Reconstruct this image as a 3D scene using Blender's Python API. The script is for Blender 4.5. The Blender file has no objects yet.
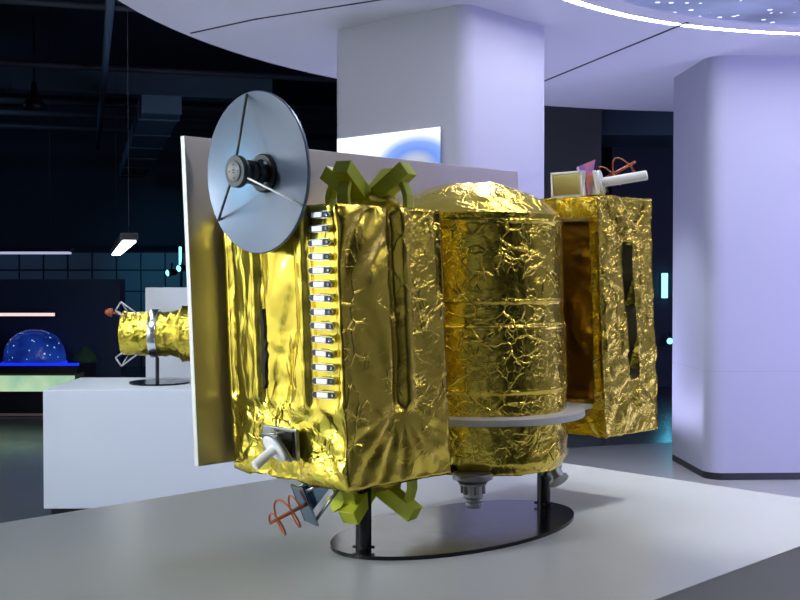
import bpy, bmesh, math, random
from mathutils import Vector, Matrix, noise
random.seed(7)
SC = bpy.context.scene
COL = SC.collection
R = math.radians
V = Vector
PI = math.pi

# ------------------------------------------------------------------ materials
MATS = {}
def nt_of(name):
    m = bpy.data.materials.new(name); m.use_nodes = True
    nt = m.node_tree
    b = nt.nodes['Principled BSDF']
    return m, nt, b

def plain(name, col, rough=0.5, metal=0.0, emis=None, es=0.0, spec=0.5, coat=0.0, mottle=0.0, mscale=6.0, bump=0.0):
    m, nt, b = nt_of(name)
    b.inputs['Base Color'].default_value = (*col, 1)
    b.inputs['Roughness'].default_value = rough
    b.inputs['Metallic'].default_value = metal
    b.inputs['Specular IOR Level'].default_value = spec
    b.inputs['Coat Weight'].default_value = coat
    if emis:
        b.inputs['Emission Color'].default_value = (*emis, 1)
        b.inputs['Emission Strength'].default_value = es
    if mottle or bump:
        tc = nt.nodes.new('ShaderNodeTexCoord')
        nz = nt.nodes.new('ShaderNodeTexNoise'); nz.inputs['Scale'].default_value = mscale
        nz.inputs['Detail'].default_value = 5
        nt.links.new(tc.outputs['Object'], nz.inputs['Vector'])
        if mottle:
            rp = nt.nodes.new('ShaderNodeMapRange')
            rp.inputs['To Min'].default_value = max(0.02, rough - mottle)
            rp.inputs['To Max'].default_value = min(1, rough + mottle)
            rp.inputs['From Min'].default_value = .3; rp.inputs['From Max'].default_value = .7
            nt.links.new(nz.outputs['Fac'], rp.inputs['Value'])
            nt.links.new(rp.outputs['Result'], b.inputs['Roughness'])
        if bump:
            bp = nt.nodes.new('ShaderNodeBump'); bp.inputs['Strength'].default_value = bump
            bp.inputs['Distance'].default_value = .002
            nt.links.new(nz.outputs['Fac'], bp.inputs['Height'])
            nt.links.new(bp.outputs['Normal'], b.inputs['Normal'])
    MATS[name] = m
    return m

def foil(name, col, rough, s1, s2, s3, k1, k2, k3, dist=0.012, strength=1.0, stretch=(1, 1, 1), crease=(), lowk=.9, warp=.10):
    """crumpled metallised film: planar facets from voronoi distance-to-edge at three sizes"""
    m, nt, b = nt_of(name)
    b.inputs['Base Color'].default_value = (*col, 1)
    b.inputs['Metallic'].default_value = 1.0
    b.inputs['Roughness'].default_value = rough
    N, L = nt.nodes, nt.links
    tc = N.new('ShaderNodeTexCoord')
    mp = N.new('ShaderNodeMapping'); mp.inputs['Scale'].default_value = stretch
    L.new(tc.outputs['Object'], mp.inputs['Vector'])
    nz = N.new('ShaderNodeTexNoise'); nz.inputs['Scale'].default_value = 9; nz.inputs['Detail'].default_value = 3
    L.new(mp.outputs['Vector'], nz.inputs['Vector'])
    sub = N.new('ShaderNodeVectorMath'); sub.operation = 'SUBTRACT'; sub.inputs[1].default_value = (.5, .5, .5)
    L.new(nz.outputs['Color'], sub.inputs[0])
    sc = N.new('ShaderNodeVectorMath'); sc.operation = 'SCALE'; sc.inputs['Scale'].default_value = warp
    L.new(sub.outputs['Vector'], sc.inputs[0])
    ad = N.new('ShaderNodeVectorMath'); ad.operation = 'ADD'
    L.new(mp.outputs['Vector'], ad.inputs[0]); L.new(sc.outputs['Vector'], ad.inputs[1])
    tot = None
    for s, k in ((s1, k1), (s2, k2), (s3, k3)):
        vo = N.new('ShaderNodeTexVoronoi'); vo.feature = 'DISTANCE_TO_EDGE'
        vo.inputs['Scale'].default_value = s
        L.new(ad.outputs['Vector'], vo.inputs['Vector'])
        mu = N.new('ShaderNodeMath'); mu.operation = 'MULTIPLY'; mu.inputs[1].default_value = k / s * 10
        L.new(vo.outputs['Distance'], mu.inputs[0])
        if tot is None: tot = mu.outputs[0]
        else:
            a = N.new('ShaderNodeMath'); a.operation = 'ADD'
            L.new(tot, a.inputs[0]); L.new(mu.outputs[0], a.inputs[1]); tot = a.outputs[0]
    for s, k, wd in crease:
        vo = N.new('ShaderNodeTexVoronoi'); vo.feature = 'DISTANCE_TO_EDGE'; vo.inputs['Scale'].default_value = s
        L.new(ad.outputs['Vector'], vo.inputs['Vector'])
        mr = N.new('ShaderNodeMapRange'); mr.inputs['From Max'].default_value = wd; mr.inputs['To Min'].default_value = k / s * 10; mr.inputs['To Max'].default_value = 0
        L.new(vo.outputs['Distance'], mr.inputs['Value'])
        nm = N.new('ShaderNodeTexNoise'); nm.inputs['Scale'].default_value = s * .45; nm.inputs['Detail'].default_value = 1
        L.new(mp.outputs['Vector'], nm.inputs['Vector'])
        mk = N.new('ShaderNodeMapRange'); mk.inputs['From Min'].default_value = .48; mk.inputs['From Max'].default_value = .66
        L.new(nm.outputs['Fac'], mk.inputs['Value'])
        mm = N.new('ShaderNodeMath'); mm.operation = 'MULTIPLY'; L.new(mk.outputs[0], mm.inputs[0]); L.new(mr.outputs[0], mm.inputs[1])
        a = N.new('ShaderNodeMath'); a.operation = 'ADD'
        L.new(tot, a.inputs[0]); L.new(mm.outputs[0], a.inputs[1]); tot = a.outputs[0]
    n2 = N.new('ShaderNodeTexNoise'); n2.inputs['Scale'].default_value = 7; n2.inputs['Detail'].default_value = 2
    L.new(ad.outputs['Vector'], n2.inputs['Vector'])
    m2 = N.new('ShaderNodeMath'); m2.operation = 'MULTIPLY_ADD'; m2.inputs[1].default_value = lowk
    L.new(n2.outputs['Fac'], m2.inputs[0]); L.new(tot, m2.inputs[2])
    bp = N.new('ShaderNodeBump'); bp.inputs['Strength'].default_value = strength; bp.inputs['Distance'].default_value = dist
    L.new(m2.outputs[0], bp.inputs['Height'])
    L.new(bp.outputs['Normal'], b.inputs['Normal'])
    MATS[name] = m
    return m

GOLD = (0.80, 0.615, 0.09)
foil('foil_draped', (.86, .70, .10), .21, 8, 19, 44, .55, .40, .22, .014, stretch=(1, 1, .34), crease=((15, .20, .07),), warp=.05)
foil('foil_bunched', (.86, .70, .10), .21, 10, 22, 48, .75, .5, .25, .014, crease=((16, .22, .07),))
foil('foil_crinkled', GOLD, .25, 13, 31, 70, .38, .36, .28, .014, crease=((19, .40, .06), (42, .34, .08)), warp=.07)
foil('foil_fine', GOLD, .26, 22, 48, 95, .7, .6, .4, .013, crease=((30, .35, .12),))
foil('foil_smooth', GOLD, .27, 12, 30, 70, .26, .34, .30, .010, crease=((18, .22, .05), (40, .26, .07)), lowk=.35, warp=.045, stretch=(1, 1, .7))
plain('slot_dark', (.05, .045, .015), .55, .3)
foil('foil_small', (.80, .62, .08), .30, 14, 36, 80, .9, .7, .4, .016)
foil('foil_recess_shade', (.56, .35, .10), .30, 8, 20, 46, .8, .5, .25, .014)  # darker foil for the far box recess, its shade put into the colour
plain('panel_grey', (.43, .41, .385), .36, .7)
plain('panel_edge', (.62, .63, .62), .4, .2)
plain('dish_paint', (.12, .158, .225), .30, .5)
plain('dark_grey_plastic', (.045, .05, .055), .42, .0)
plain('mid_grey_plastic', (.17, .18, .19), .45)
plain('black_plastic', (.012, .012, .013), .4)
plain('black_gloss', (.008, .008, .010), .15, .0, spec=.30, mottle=.03, mscale=22)
plain('bright_metal', (.75, .76, .77), .22, 1.0)
plain('nozzle_metal', (.33, .35, .37), .32, .8)
plain('ring_white', (.58, .58, .57), .4, 0.1)
plain('white_plastic', (.84, .85, .86), .42)
plain('white_glossy', (.74, .77, .82), .25)
plain('clip_white', (.92, .94, .97), .35)
plain('lime_paint', (.42, .48, .02), .5)
plain('orange_wire', (.36, .08, .025), .45)
plain('blue_mirror', (.30, .42, .55), .12, 1.0)
def holo():
    m, nt, b = nt_of('hologram_film'); N, L = nt.nodes, nt.links
    tc = N.new('ShaderNodeTexCoord'); n = N.new('ShaderNodeTexNoise'); n.inputs['Scale'].default_value = 16
    L.new(tc.outputs['Object'], n.inputs['Vector'])
    cr = N.new('ShaderNodeValToRGB'); e = cr.color_ramp.elements
    e[0].position = .35; e[0].color = (.85, .36, .16, 1); e[1].position = .65; e[1].color = (.30, .18, .75, 1)
    x = e.new(.5); x.color = (.85, .30, .50, 1)
    L.new(n.outputs['Fac'], cr.inputs['Fac']); L.new(cr.outputs['Color'], b.inputs['Base Color'])
    b.inputs['Roughness'].default_value = .3; b.inputs['Metallic'].default_value = .3
    MATS['hologram_film'] = m
holo()
plain('gold_mirror', (.34, .26, .09), .3, 1.0)
plain('slot_shade', (.012, .010, .006), .9)
plain('table_white', (.39, .415, .425), .32)
plain('plinth_white', (.66, .69, .74), .45)
plain('joint_grey', (.30, .30, .36), .5)
plain('pillar_white', (.40, .41, .49), .50, spec=.3)
plain('canopy_white', (.56, .57, .64), .5)
plain('seam_black', (.01, .01, .012), .7)
plain('base_black', (.012, .012, .014), .4)
plain('floor_dark', (.06, .075, .085), .22, mottle=.05, mscale=1.5)
plain('floor_light', (.58, .58, .59), .28)
plain('hall_black', (.018, .034, .058), .75)
plain('hall_navy', (.018, .036, .066), .6)
plain('hall_grey', (.075, .085, .105), .6)
plain('pipe_paint', (.08, .14, .21), .5)
plain('pipe_dull', (.035, .045, .055), .6)
plain('duct_metal', (.07, .13, .18), .55, .2)
plain('grid_panel', (.11, .15, .19), .5)
plain('wall_white', (.75, .75, .73), .8)
plain('wall_grey', (.19, .19, .20), .8)
plain('clear_acrylic', (.42, .43, .45), .2, 0)
plain('led_white', (.9, .9, .95), .4, emis=(.90, .89, 1.0), es=54)
plain('lamp_white', (.9, .9, .9), .4, emis=(.88, .96, 1.0), es=6)
plain('lamp_lavender', (.5, .5, .6), .4, emis=(.55, .58, .85), es=.75)
plain('lamp_cyan', (.2, .8, .9), .4, emis=(.20, .85, .95), es=3)
plain('lamp_pink', (.8, .6, .6), .4, emis=(.95, .72, .66), es=1.0)
plain('glow_blue', (.01, .02, .3), .3, emis=(.01, .03, .95), es=1.0)

def screen_blue_circle():
    m, nt, b = nt_of('lit_screen'); N, L = nt.nodes, nt.links
    tc = N.new('ShaderNodeTexCoord'); sep = N.new('ShaderNodeSeparateXYZ'); L.new(tc.outputs['Object'], sep.inputs[0])
    cb = N.new('ShaderNodeCombineXYZ'); hx_ = N.new('ShaderNodeMath'); hx_.operation = 'MULTIPLY'; hx_.inputs[1].default_value = .55
    L.new(sep.outputs['X'], hx_.inputs[0]); L.new(hx_.outputs[0], cb.inputs['X']); L.new(sep.outputs['Z'], cb.inputs['Y'])
    ln = N.new('ShaderNodeVectorMath'); ln.operation = 'DISTANCE'; ln.inputs[1].default_value = (.115, .235, 0)
    L.new(cb.outputs[0], ln.inputs[0])
    cr = N.new('ShaderNodeValToRGB'); e = cr.color_ramp.elements
    e[0].position = .0; e[0].color = (.45, .50, .62, 1)
    e[1].position = .205; e[1].color = (.95, .98, 1.0, 1)
    for p, c in ((.055, (.42, .47, .62, 1)), (.105, (.13, .26, .75, 1)), (.150, (.20, .36, .90, 1))):
        x = e.new(p); x.color = c
    L.new(ln.outputs['Value'], cr.inputs['Fac'])
    b.inputs['Base Color'].default_value = (.02, .02, .02, 1)
    L.new(cr.outputs['Color'], b.inputs['Emission Color']); b.inputs['Emission Strength'].default_value = 1.15
    MATS['lit_screen'] = m
screen_blue_circle()

def star_screen():
    m, nt, b = nt_of('star_screen'); N, L = nt.nodes, nt.links
    tc = N.new('ShaderNodeTexCoord')
    n = N.new('ShaderNodeTexNoise'); n.inputs['Scale'].default_value = 1.6; n.inputs['Detail'].default_value = 5
    L.new(tc.outputs['Object'], n.inputs['Vector'])
    cr = N.new('ShaderNodeValToRGB'); e = cr.color_ramp.elements
    e[0].position = .35; e[0].color = (.06, .075, .17, 1); e[1].position = .72; e[1].color = (.22, .27, .55, 1)
    L.new(n.outputs['Fac'], cr.inputs['Fac'])
    vo = N.new('ShaderNodeTexVoronoi'); vo.inputs['Scale'].default_value = 11; L.new(tc.outputs['Object'], vo.inputs['Vector'])
    lt = N.new('ShaderNodeMath'); lt.operation = 'LESS_THAN'; lt.inputs[1].default_value = .19
    L.new(vo.outputs['Distance'], lt.inputs[0])
    mx = N.new('ShaderNodeMix'); mx.data_type = 'RGBA'
    L.new(lt.outputs[0], mx.inputs['Factor']); L.new(cr.outputs['Color'], mx.inputs[6]); mx.inputs[7].default_value = (1.6, 1.8, 2.2, 1)
    b.inputs['Base Color'].default_value = (.02, .02, .03, 1); b.inputs['Roughness'].default_value = .4
    L.new(mx.outputs[2], b.inputs['Emission Color']); b.inputs['Emission Strength'].default_value = 1.0
    MATS['star_screen'] = m
star_screen()

def speckle(name, base, tone, spot, scale, thr, es):
    m, nt, b = nt_of(name); N, L = nt.nodes, nt.links
    tc = N.new('ShaderNodeTexCoord')
    n = N.new('ShaderNodeTexNoise'); n.inputs['Scale'].default_value = scale * .35; n.inputs['Detail'].default_value = 4
    L.new(tc.outputs['Object'], n.inputs['Vector'])
    m1 = N.new('ShaderNodeMix'); m1.data_type = 'RGBA'; m1.inputs[6].default_value = (*base, 1); m1.inputs[7].default_value = (*tone, 1)
    mr = N.new('ShaderNodeMapRange'); mr.inputs['From Min'].default_value = .35; mr.inputs['From Max'].default_value = .65
    L.new(n.outputs['Fac'], mr.inputs['Value']); L.new(mr.outputs[0], m1.inputs['Factor'])
    vo = N.new('ShaderNodeTexVoronoi'); vo.inputs['Scale'].default_value = scale; L.new(tc.outputs['Object'], vo.inputs['Vector'])
    lt = N.new('ShaderNodeMath'); lt.operation = 'LESS_THAN'; lt.inputs[1].default_value = thr
    L.new(vo.outputs['Distance'], lt.inputs[0])
    mx = N.new('ShaderNodeMix'); mx.data_type = 'RGBA'
    L.new(lt.outputs[0], mx.inputs['Factor']); L.new(m1.outputs[2], mx.inputs[6]); mx.inputs[7].default_value = (*spot, 1)
    L.new(mx.outputs[2], b.inputs['Emission Color']); b.inputs['Emission Strength'].default_value = es
    b.inputs['Base Color'].default_value = (.01, .02, .05, 1); b.inputs['Roughness'].default_value = .2
    MATS[name] = m
speckle('dome_glow', (.004, .012, .14), (.008, .04, .30), (.35, .80, .75), 13, .15, .8)
plain('plant_green', (.03, .09, .03), .8)
plain('strip_reflection', (.50, .36, .26), .5)
speckle('aquarium_glow', (.22, .55, .42), (.62, .85, .52), (.50, .85, .70), 6, .12, .8)

# ------------------------------------------------------------------ mesh tools
class MB:
    def __init__(s):
        s.bm = bmesh.new(); s.mats = []
    def mi(s, name):
        if name not in s.mats: s.mats.append(name)
        return s.mats.index(name)
    def _mark(s, faces, mat, smooth):
        i = s.mi(mat)
        for f in faces: f.material_index = i; f.smooth = smooth
    def box(s, c, size, mat, M=None, bevel=0.0):
        before = set(s.bm.faces)
        r = bmesh.ops.create_cube(s.bm, size=1.0)
        vs = r['verts']
        for v in vs:
            p = V((v.co.x * size[0], v.co.y * size[1], v.co.z * size[2]))
            if M: p = M @ p
            v.co = p + V(c)
        if bevel:
            es = list({e for v in vs for e in v.link_edges})
            bmesh.ops.bevel(s.bm, geom=es, offset=bevel, segments=2, profile=.5, affect='EDGES')
        s._mark([f for f in s.bm.faces if f not in before], mat, False)
    def prism(s, pts, h, mat, smooth=False):
        """pts: list of Vector bottom loop; h: Vector extrusion"""
        a = [s.bm.verts.new(p) for p in pts]; b = [s.bm.verts.new(V(p) + V(h)) for p in pts]
        n = len(pts); fs = [s.bm.faces.new(a[::-1]), s.bm.faces.new(b)]
        sd = [s.bm.faces.new((a[i], a[(i + 1) % n], b[(i + 1) % n], b[i])) for i in range(n)]
        s._mark(fs, mat, False); s._mark(sd, mat, smooth)
    def tube(s, path, r, mat, seg=12, cap=True, smooth=True, square=None, up=None):
        path = [V(p) for p in path]; rings = []
        n = len(path); prev = None
        rr = r if isinstance(r, (list, tuple)) else [r] * n
        for i, p in enumerate(path):
            t = (path[min(i + 1, n - 1)] - path[max(i - 1, 0)]).normalized()
            if prev is None:
                a = V(up) if up else (V((0, 0, 1)) if abs(t.z) < .9 else V((1, 0, 0)))
            else: a = prev
            x = (a - t * a.dot(t)).normalized(); y = t.cross(x); prev = x
            if square:
                w, h = square
                ring = [s.bm.verts.new(p + y * sx * w / 2 + x * sy * h / 2) for sx, sy in ((-1, -1), (1, -1), (1, 1), (-1, 1))]
            else:
                ring = [s.bm.verts.new(p + (x * math.cos(2 * PI * k / seg) + y * math.sin(2 * PI * k / seg)) * rr[i]) for k in range(seg)]
            rings.append(ring)
        fs = []
        for i in range(n - 1):
            m = len(rings[i])
            for k in range(m):
                fs.append(s.bm.faces.new((rings[i][k], rings[i][(k + 1) % m], rings[i + 1][(k + 1) % m], rings[i + 1][k])))
        s._mark(fs, mat, smooth and not square)
        if cap:
            s._mark([s.bm.faces.new(rings[0][::-1]), s.bm.faces.new(rings[-1])], mat, False)
    def lathe(s, prof, o, axis, mat, seg=48, smooth=True, closed=False):
        """prof: (radius, distance along axis)"""
        t = V(axis).normalized(); a = V((0, 0, 1)) if abs(t.z) < .9 else V((1, 0, 0))
        x = (a - t * a.dot(t)).normalized(); y = t.cross(x); o = V(o); rings = []
        for r, h in prof:
            if r < 1e-6: rings.append([s.bm.verts.new(o + t * h)])
            else: rings.append([s.bm.verts.new(o + t * h + (x * math.cos(2 * PI * k / seg) + y * math.sin(2 * PI * k / seg)) * r) for k in range(seg)])
        fs = []
        pairs = list(zip(rings[:-1], rings[1:]))
        if closed: pairs.append((rings[-1], rings[0]))
        for A, B in pairs:
            for k in range(seg):
                k2 = (k + 1) % seg
                if len(A) == 1 and len(B) == 1: continue
                if len(A) == 1: fs.append(s.bm.faces.new((A[0], B[k2], B[k])))
                elif len(B) == 1: fs.append(s.bm.faces.new((A[k], A[k2], B[0])))
                else: fs.append(s.bm.faces.new((A[k], A[k2], B[k2], B[k])))
        s._mark(fs, mat, smooth)
    def grid(s, fn, nu, nv, mat):
        vs = [[s.bm.verts.new(fn(i / nu, j / nv)) for j in range(nv + 1)] for i in range(nu + 1)]
        fs = [s.bm.faces.new((vs[i][j], vs[i + 1][j], vs[i + 1][j + 1], vs[i][j + 1])) for i in range(nu) for j in range(nv)]
        s._mark(fs, mat, True)
    def weld(s, d=1e-5):
        bmesh.ops.remove_doubles(s.bm, verts=s.bm.verts, dist=d)
    def build(s, name, parent=None, xf=None, normals=True, sharp=None):
        if normals: bmesh.ops.recalc_face_normals(s.bm, faces=s.bm.faces)
        if xf:
            for v in s.bm.verts: v.co = xf(v.co)
        me = bpy.data.meshes.new(name); s.bm.to_mesh(me); s.bm.free()
        for m in s.mats: me.materials.append(MATS[m])
        if sharp:
            try: me.set_sharp_from_angle(angle=R(sharp))
            except Exception: pass
        o = bpy.data.objects.new(name, me); COL.objects.link(o)
        if parent: o.parent = parent
        return o

def tag(o, label=None, cat=None, group=None, kind=None):
    if label: o['label'] = label
    if cat: o['category'] = cat
    if group: o['group'] = group
    if kind: o['kind'] = kind
    return o
def thing(name, loc, label, cat, group=None, rz=0.0):
    o = bpy.data.objects.new(name, None); COL.objects.link(o)
    o.location = loc; o.rotation_euler = (0, 0, rz); o.empty_display_size = .1
    return tag(o, label, cat, group)
def struct(o): return tag(o, kind='structure')
def smooth01(a, b, x):
    t = min(1, max(0, (x - a) / (b - a))); return t * t * (3 - 2 * t)
def bumpf(x, c, w): # narrow ridge
    t = abs(x - c) / w
    return 0 if t >= 1 else (1 - t * t) ** 2

# crumple: piecewise planar facets (voronoi distance to edge)
def vedge(p, s):
    d, pts = noise.voronoi(p * s)
    a, b = pts[0], pts[1]
    q = p * s
    ab = b - a
    return (((a + b) * .5 - q).dot(ab) / max(1e-6, ab.length)) / s
def crumple(p, amp=1.0, off=0.0, big=5.0):
    q = p + V((off, off * .7, off * 1.3))
    q = q + noise.noise_vector(q * 5) * .035
    h = noise.noise(q * 3.0) * .006 + (vedge(q, big) - .05) * .16 + (vedge(q, big * 2.6) - .02) * .16
    return h * amp
def displace(mb, fn):
    mb.bm.normal_update()
    bm = mb.bm
    nn = {v: v.normal.copy() for v in bm.verts}
    for v in bm.verts:
        v.co = v.co + nn[v] * fn(v.co)

# ------------------------------------------------------------------ camera
H = 1.6
cam = bpy.data.cameras.new('camera'); cam.sensor_width = 36; cam.lens = 36 * 1105.2 / 800
co = bpy.data.objects.new('camera', cam); COL.objects.link(co)
co.location = (0, 0, H); co.rotation_euler = (R(90 - 1.1727), 0, 0)
SC.camera = co

# ------------------------------------------------------------------ the satellite model
YAW = R(45.268); CY, SY = math.cos(YAW), math.sin(YAW)
OX, OY = -.1446, 2.75
SH = math.tan(R(2.2335))
TZ = -.748                       # table top, measured from eye height
BU, BV = .586, .147              # middle of the foot plate
TABLE = H + TZ
root = thing('satellite_model', (OX + BU * CY - BV * SY, OY + BU * SY + BV * CY, TABLE),
             'large gold foil covered satellite model with grey dish on the near white display table', 'satellite model', rz=YAW)
def S(p):   # the hand-built model leans slightly on its posts
    dx = -SH * (p.z + .15)
    return V((p.x - BU + dx * CY, p.y - BV - dx * SY, p.z - TZ))
def P0(p): return V((p.x - BU, p.y - BV, p.z - TZ))
def W2L(x, y): # world direction -> model direction
    return V((x * CY + y * SY, -x * SY + y * CY, 0))

def foil_box(name, u0, u1, v0, v1, z0, z1, mats, prof, amp, off, step=.009, big=5.0, ampf=None, lining=None):
    """mats: dict face->material; prof(face, a, b): outward offset on that face"""
    mb = MB()
    nu, nv, nz = [max(2, int((b - a) / step)) for a, b in ((u0, u1), (v0, v1), (z0, z1))]
    def add(face, fn, na, nb, n):
        def g(s, t):
            p = fn(s, t)
            k = min(1, min(s, 1 - s) * na / 1.5) * min(1, min(t, 1 - t) * nb / 1.5)
            return p + V(n) * (prof(face, p) * k)
        mb.grid(g, na, nb, mats.get(face, mats['*']))
    add('-u', lambda s, t: V((u0, v0 + (v1 - v0) * s, z0 + (z1 - z0) * t)), nv, nz, (-1, 0, 0))
    add('+u', lambda s, t: V((u1, v0 + (v1 - v0) * s, z0 + (z1 - z0) * t)), nv, nz, (1, 0, 0))
    add('-v', lambda s, t: V((u0 + (u1 - u0) * s, v0, z0 + (z1 - z0) * t)), nu, nz, (0, -1, 0))
    add('+v', lambda s, t: V((u0 + (u1 - u0) * s, v1, z0 + (z1 - z0) * t)), nu, nz, (0, 1, 0))
    add('-z', lambda s, t: V((u0 + (u1 - u0) * s, v0 + (v1 - v0) * t, z0)), nu, nv, (0, 0, -1))
    add('+z', lambda s, t: V((u0 + (u1 - u0) * s, v0 + (v1 - v0) * t, z1)), nu, nv, (0, 0, 1))
    mb.weld()
    bmesh.ops.recalc_face_normals(mb.bm, faces=mb.bm.faces)
    if lining:
        for f in mb.bm.faces:
            k = lining(f.calc_center_median())
            if k: f.material_index = mb.mi(k)
    displace(mb, lambda p: crumple(p, amp * (ampf(p) if ampf else 1), off, big))
    return mb.build(name, root, S)

# --- main box
A, B, Z0, Z1 = .3848, .481, -.5396, .1857
def prof_main(face, p):
    if face == '-u':
        v, z = p.y, p.z
        k = smooth01(-.355, -.315, z)
        h = 0
        h -= .016 * bumpf(v, .452, .013)
        h += .013 * bumpf(v, .343, .010)
        h -= .020 * bumpf(v, .326, .012)
        h += .014 * bumpf(v, .145, .011)
        h -= .010 * (smooth01(.106, .112, v) - smooth01(.128, .136, v))
        h += .008 * bumpf(v, .012, .010)
        # a long soft drape between the ridges
        h += .012 * math.sin((v * 26 + z * 5 + 1.5 * noise.noise(V((v * 5, z * 3, 0))))) * smooth01(.16, .19, v) * (1 - smooth01(.27, .30, v))
        q = V((v, z, 0))
        low = (1 - k) * (.015 * noise.noise(q * 9) + .010 * abs(noise.noise(q * 17)))
        return h * k + low
    if face == '-v':
        u, z = p.x, p.z
        k = smooth01(-.352, -.335, z)
        h = -.016 * (smooth01(.174, .190, u) - smooth01(.210, .220, u)) + .006 * (smooth01(.218, .224, u) - smooth01(.250, .256, u))
        h -= .010 * bumpf(u, .366, .008) * smooth01(-.06, -.02, z)
        # diagonal pull folds towards the top corner
        d = (u - .22) * .8 + (z - .19) * -.45
        w = (1 - smooth01(.15, .19, u)) * smooth01(-.05, .10, z)
        h += .016 * (abs(math.sin(d * 42 + 1.6 * noise.noise(V((u * 5, z * 4, 3))))) - .5) * w
        rad = math.atan2(u - .20, -.33 - z)
        low = (1 - k) * (.006 * noise.noise(V((u * 16 + z * 8, z * 10, 1))) + .0045 * (abs(math.sin(rad * 9 + noise.noise(V((u * 7, z * 7, 2))))) - .5) * smooth01(-.35, -.39, z))
        return h * k + low
    return 0
main = foil_box('equipment_box', 0, A, 0, B, Z0, Z1, {'*': 'foil_draped', '-v': 'foil_smooth'}, prof_main, .75, 0.0, ampf=lambda p: (.32 if p.z > -.33 else 1.0 - .6 * smooth01(-.36, -.33, p.z)) if p.x < .01 and p.y > .03 else .30 + .70 * smooth01(0, .04, p.y + .01),
    lining=lambda c: 'foil_bunched' if c.x < .03 and c.y > .004 and c.z < -.335 else ('foil_crinkled' if c.y < .012 and c.x > .252 and c.z > -.345 else None))
tag(main, 'left foil box with vertical folds and a row of clips')

# torn slot in the draped face: a dark sliver stands in for its shade
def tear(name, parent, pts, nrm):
    mb = MB(); mb.prism(pts, nrm, 'slot_shade'); return mb.build(name, parent, S)
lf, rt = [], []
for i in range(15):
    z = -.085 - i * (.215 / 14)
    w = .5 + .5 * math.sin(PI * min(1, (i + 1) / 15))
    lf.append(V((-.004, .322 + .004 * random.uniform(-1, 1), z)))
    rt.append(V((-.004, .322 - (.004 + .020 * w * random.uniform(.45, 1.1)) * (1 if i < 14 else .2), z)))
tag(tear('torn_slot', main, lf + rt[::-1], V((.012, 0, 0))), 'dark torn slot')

# louvre clips: chrome frame, black ends, white middle
def clip_mesh():
    mb = MB()
    w, h = .089, .0185
    def hexa(w, h, u0, u1, mat, tip=.009):
        pts = [V((u0, -w / 2, 0)), V((u0, -w / 2 + tip, h / 2)), V((u0, w / 2 - tip, h / 2)), V((u0, w / 2, h * .2)), V((u0, w / 2, -h * .2)), V((u0, w / 2 - tip, -h / 2)), V((u0, -w / 2 + tip, -h / 2))]
        mb.prism(pts, V((u1 - u0, 0, 0)), mat)
    hexa(w, h, 0, -.006, 'bright_metal')
    hexa(w * .96, h * .84, -.001, -.0075, 'black_plastic', .008)
    mb.box((-.0075, .003, 0), (.005, w * .46, h * .70), 'clip_white', bevel=.001)
    mb.lathe([(0, .001), (.0035, .001), (.0035, -.004), (.0022, -.004), (.0022, 0), (0, 0)], (-.007, -w / 2 + .010, 0), (1, 0, 0), 'bright_metal', 10)
    bmesh.ops.recalc_face_normals(mb.bm, faces=mb.bm.faces)
    me = bpy.data.meshes.new('louvre_clip'); mb.bm.to_mesh(me); mb.bm.free()
    for m in mb.mats: me.materials.append(MATS[m])
    return me
cm = clip_mesh()
for i in range(14):
    o = bpy.data.objects.new('louvre_clip', cm); COL.objects.link(o); o.parent = main
    z = .157 - i * .0349; v = .053 + .006 * i / 13
    o.location = S(V((-.010, v, z)))
    o.rotation_euler = (R(random.uniform(-2.5, 2.5)), 0, R(random.uniform(-3, 3)))

# --- far box with a recessed inner face
U0, U1 = 1.1233, 1.4446
RZ0, RZ1 = -.5232, .2682
def prof_right(face, p):
    if face == '-u':
        v, z = p.y, p.z
        k = smooth01(.048, .062, v) * (1 - smooth01(.44, .455, v)) * smooth01(-.405, -.392, z) * (1 - smooth01(.170, .183, z))
        return -.075 * k - .010 * bumpf(v, .022, .010) * smooth01(-.38, -.3, z) * (1 - smooth01(.1, .18, z))
    if face == '-v':
        u, z = p.x, p.z
        c = 1.2915 + (.107 - z) * .045
        k = smooth01(-.335, -.32, z) * (1 - smooth01(.098, .112, z))
        h = -.050 * (smooth01(c - .021, c - .014, u) - smooth01(c + .014, c + .021, u)) * k
        # stitched pull lines running up from the slot
        for sgn, m in ((-1, .7), (1, .8)):
            t = (z - .107) / .13
            if 0 < t < 1: h -= .011 * bumpf(u, c + sgn * t * .11, .0085)
        h -= .012 * bumpf(u, 1.142, .010) * smooth01(-.30, -.22, z) * (1 - smooth01(.0, .08, z))
        return h
    return 0
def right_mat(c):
    if U0 + .03 < c.x < U0 + .12 and .05 < c.y < .45 and -.40 < c.z < .18: return 'foil_recess_shade'
    if c.y > .006 and c.y < .1 and abs(c.x - 1.2915 - (.107 - c.z) * .045) < .02 and -.34 < c.z < .12: return 'slot_dark'
    return None
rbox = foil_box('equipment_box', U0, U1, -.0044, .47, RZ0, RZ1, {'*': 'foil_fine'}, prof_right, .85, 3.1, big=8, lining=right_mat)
tag(rbox, 'right foil box with an open recess')
mb = MB()
def sl(s, t): return V((1.458 + .012, .03 + .35 * s, -.31 + .42 * t))
mb.box((1.458, .20, -.098), (.030, .36, .42), 'foil_fine', bevel=.006)
mb.build('side_pack', rbox, S)
mb = MB(); mb.box((1.127, .235, .186), (.022, .39, .010), 'bright_metal', bevel=.002); mb.build('recess_rail', rbox, S)

# --- structure joining the boxes behind the drum
mb = MB(); mb.box((.755, .30, -.16), (.76, .10, .42), 'foil_crinkled', bevel=.01); mb.build('cross_beam', root, S)

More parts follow.
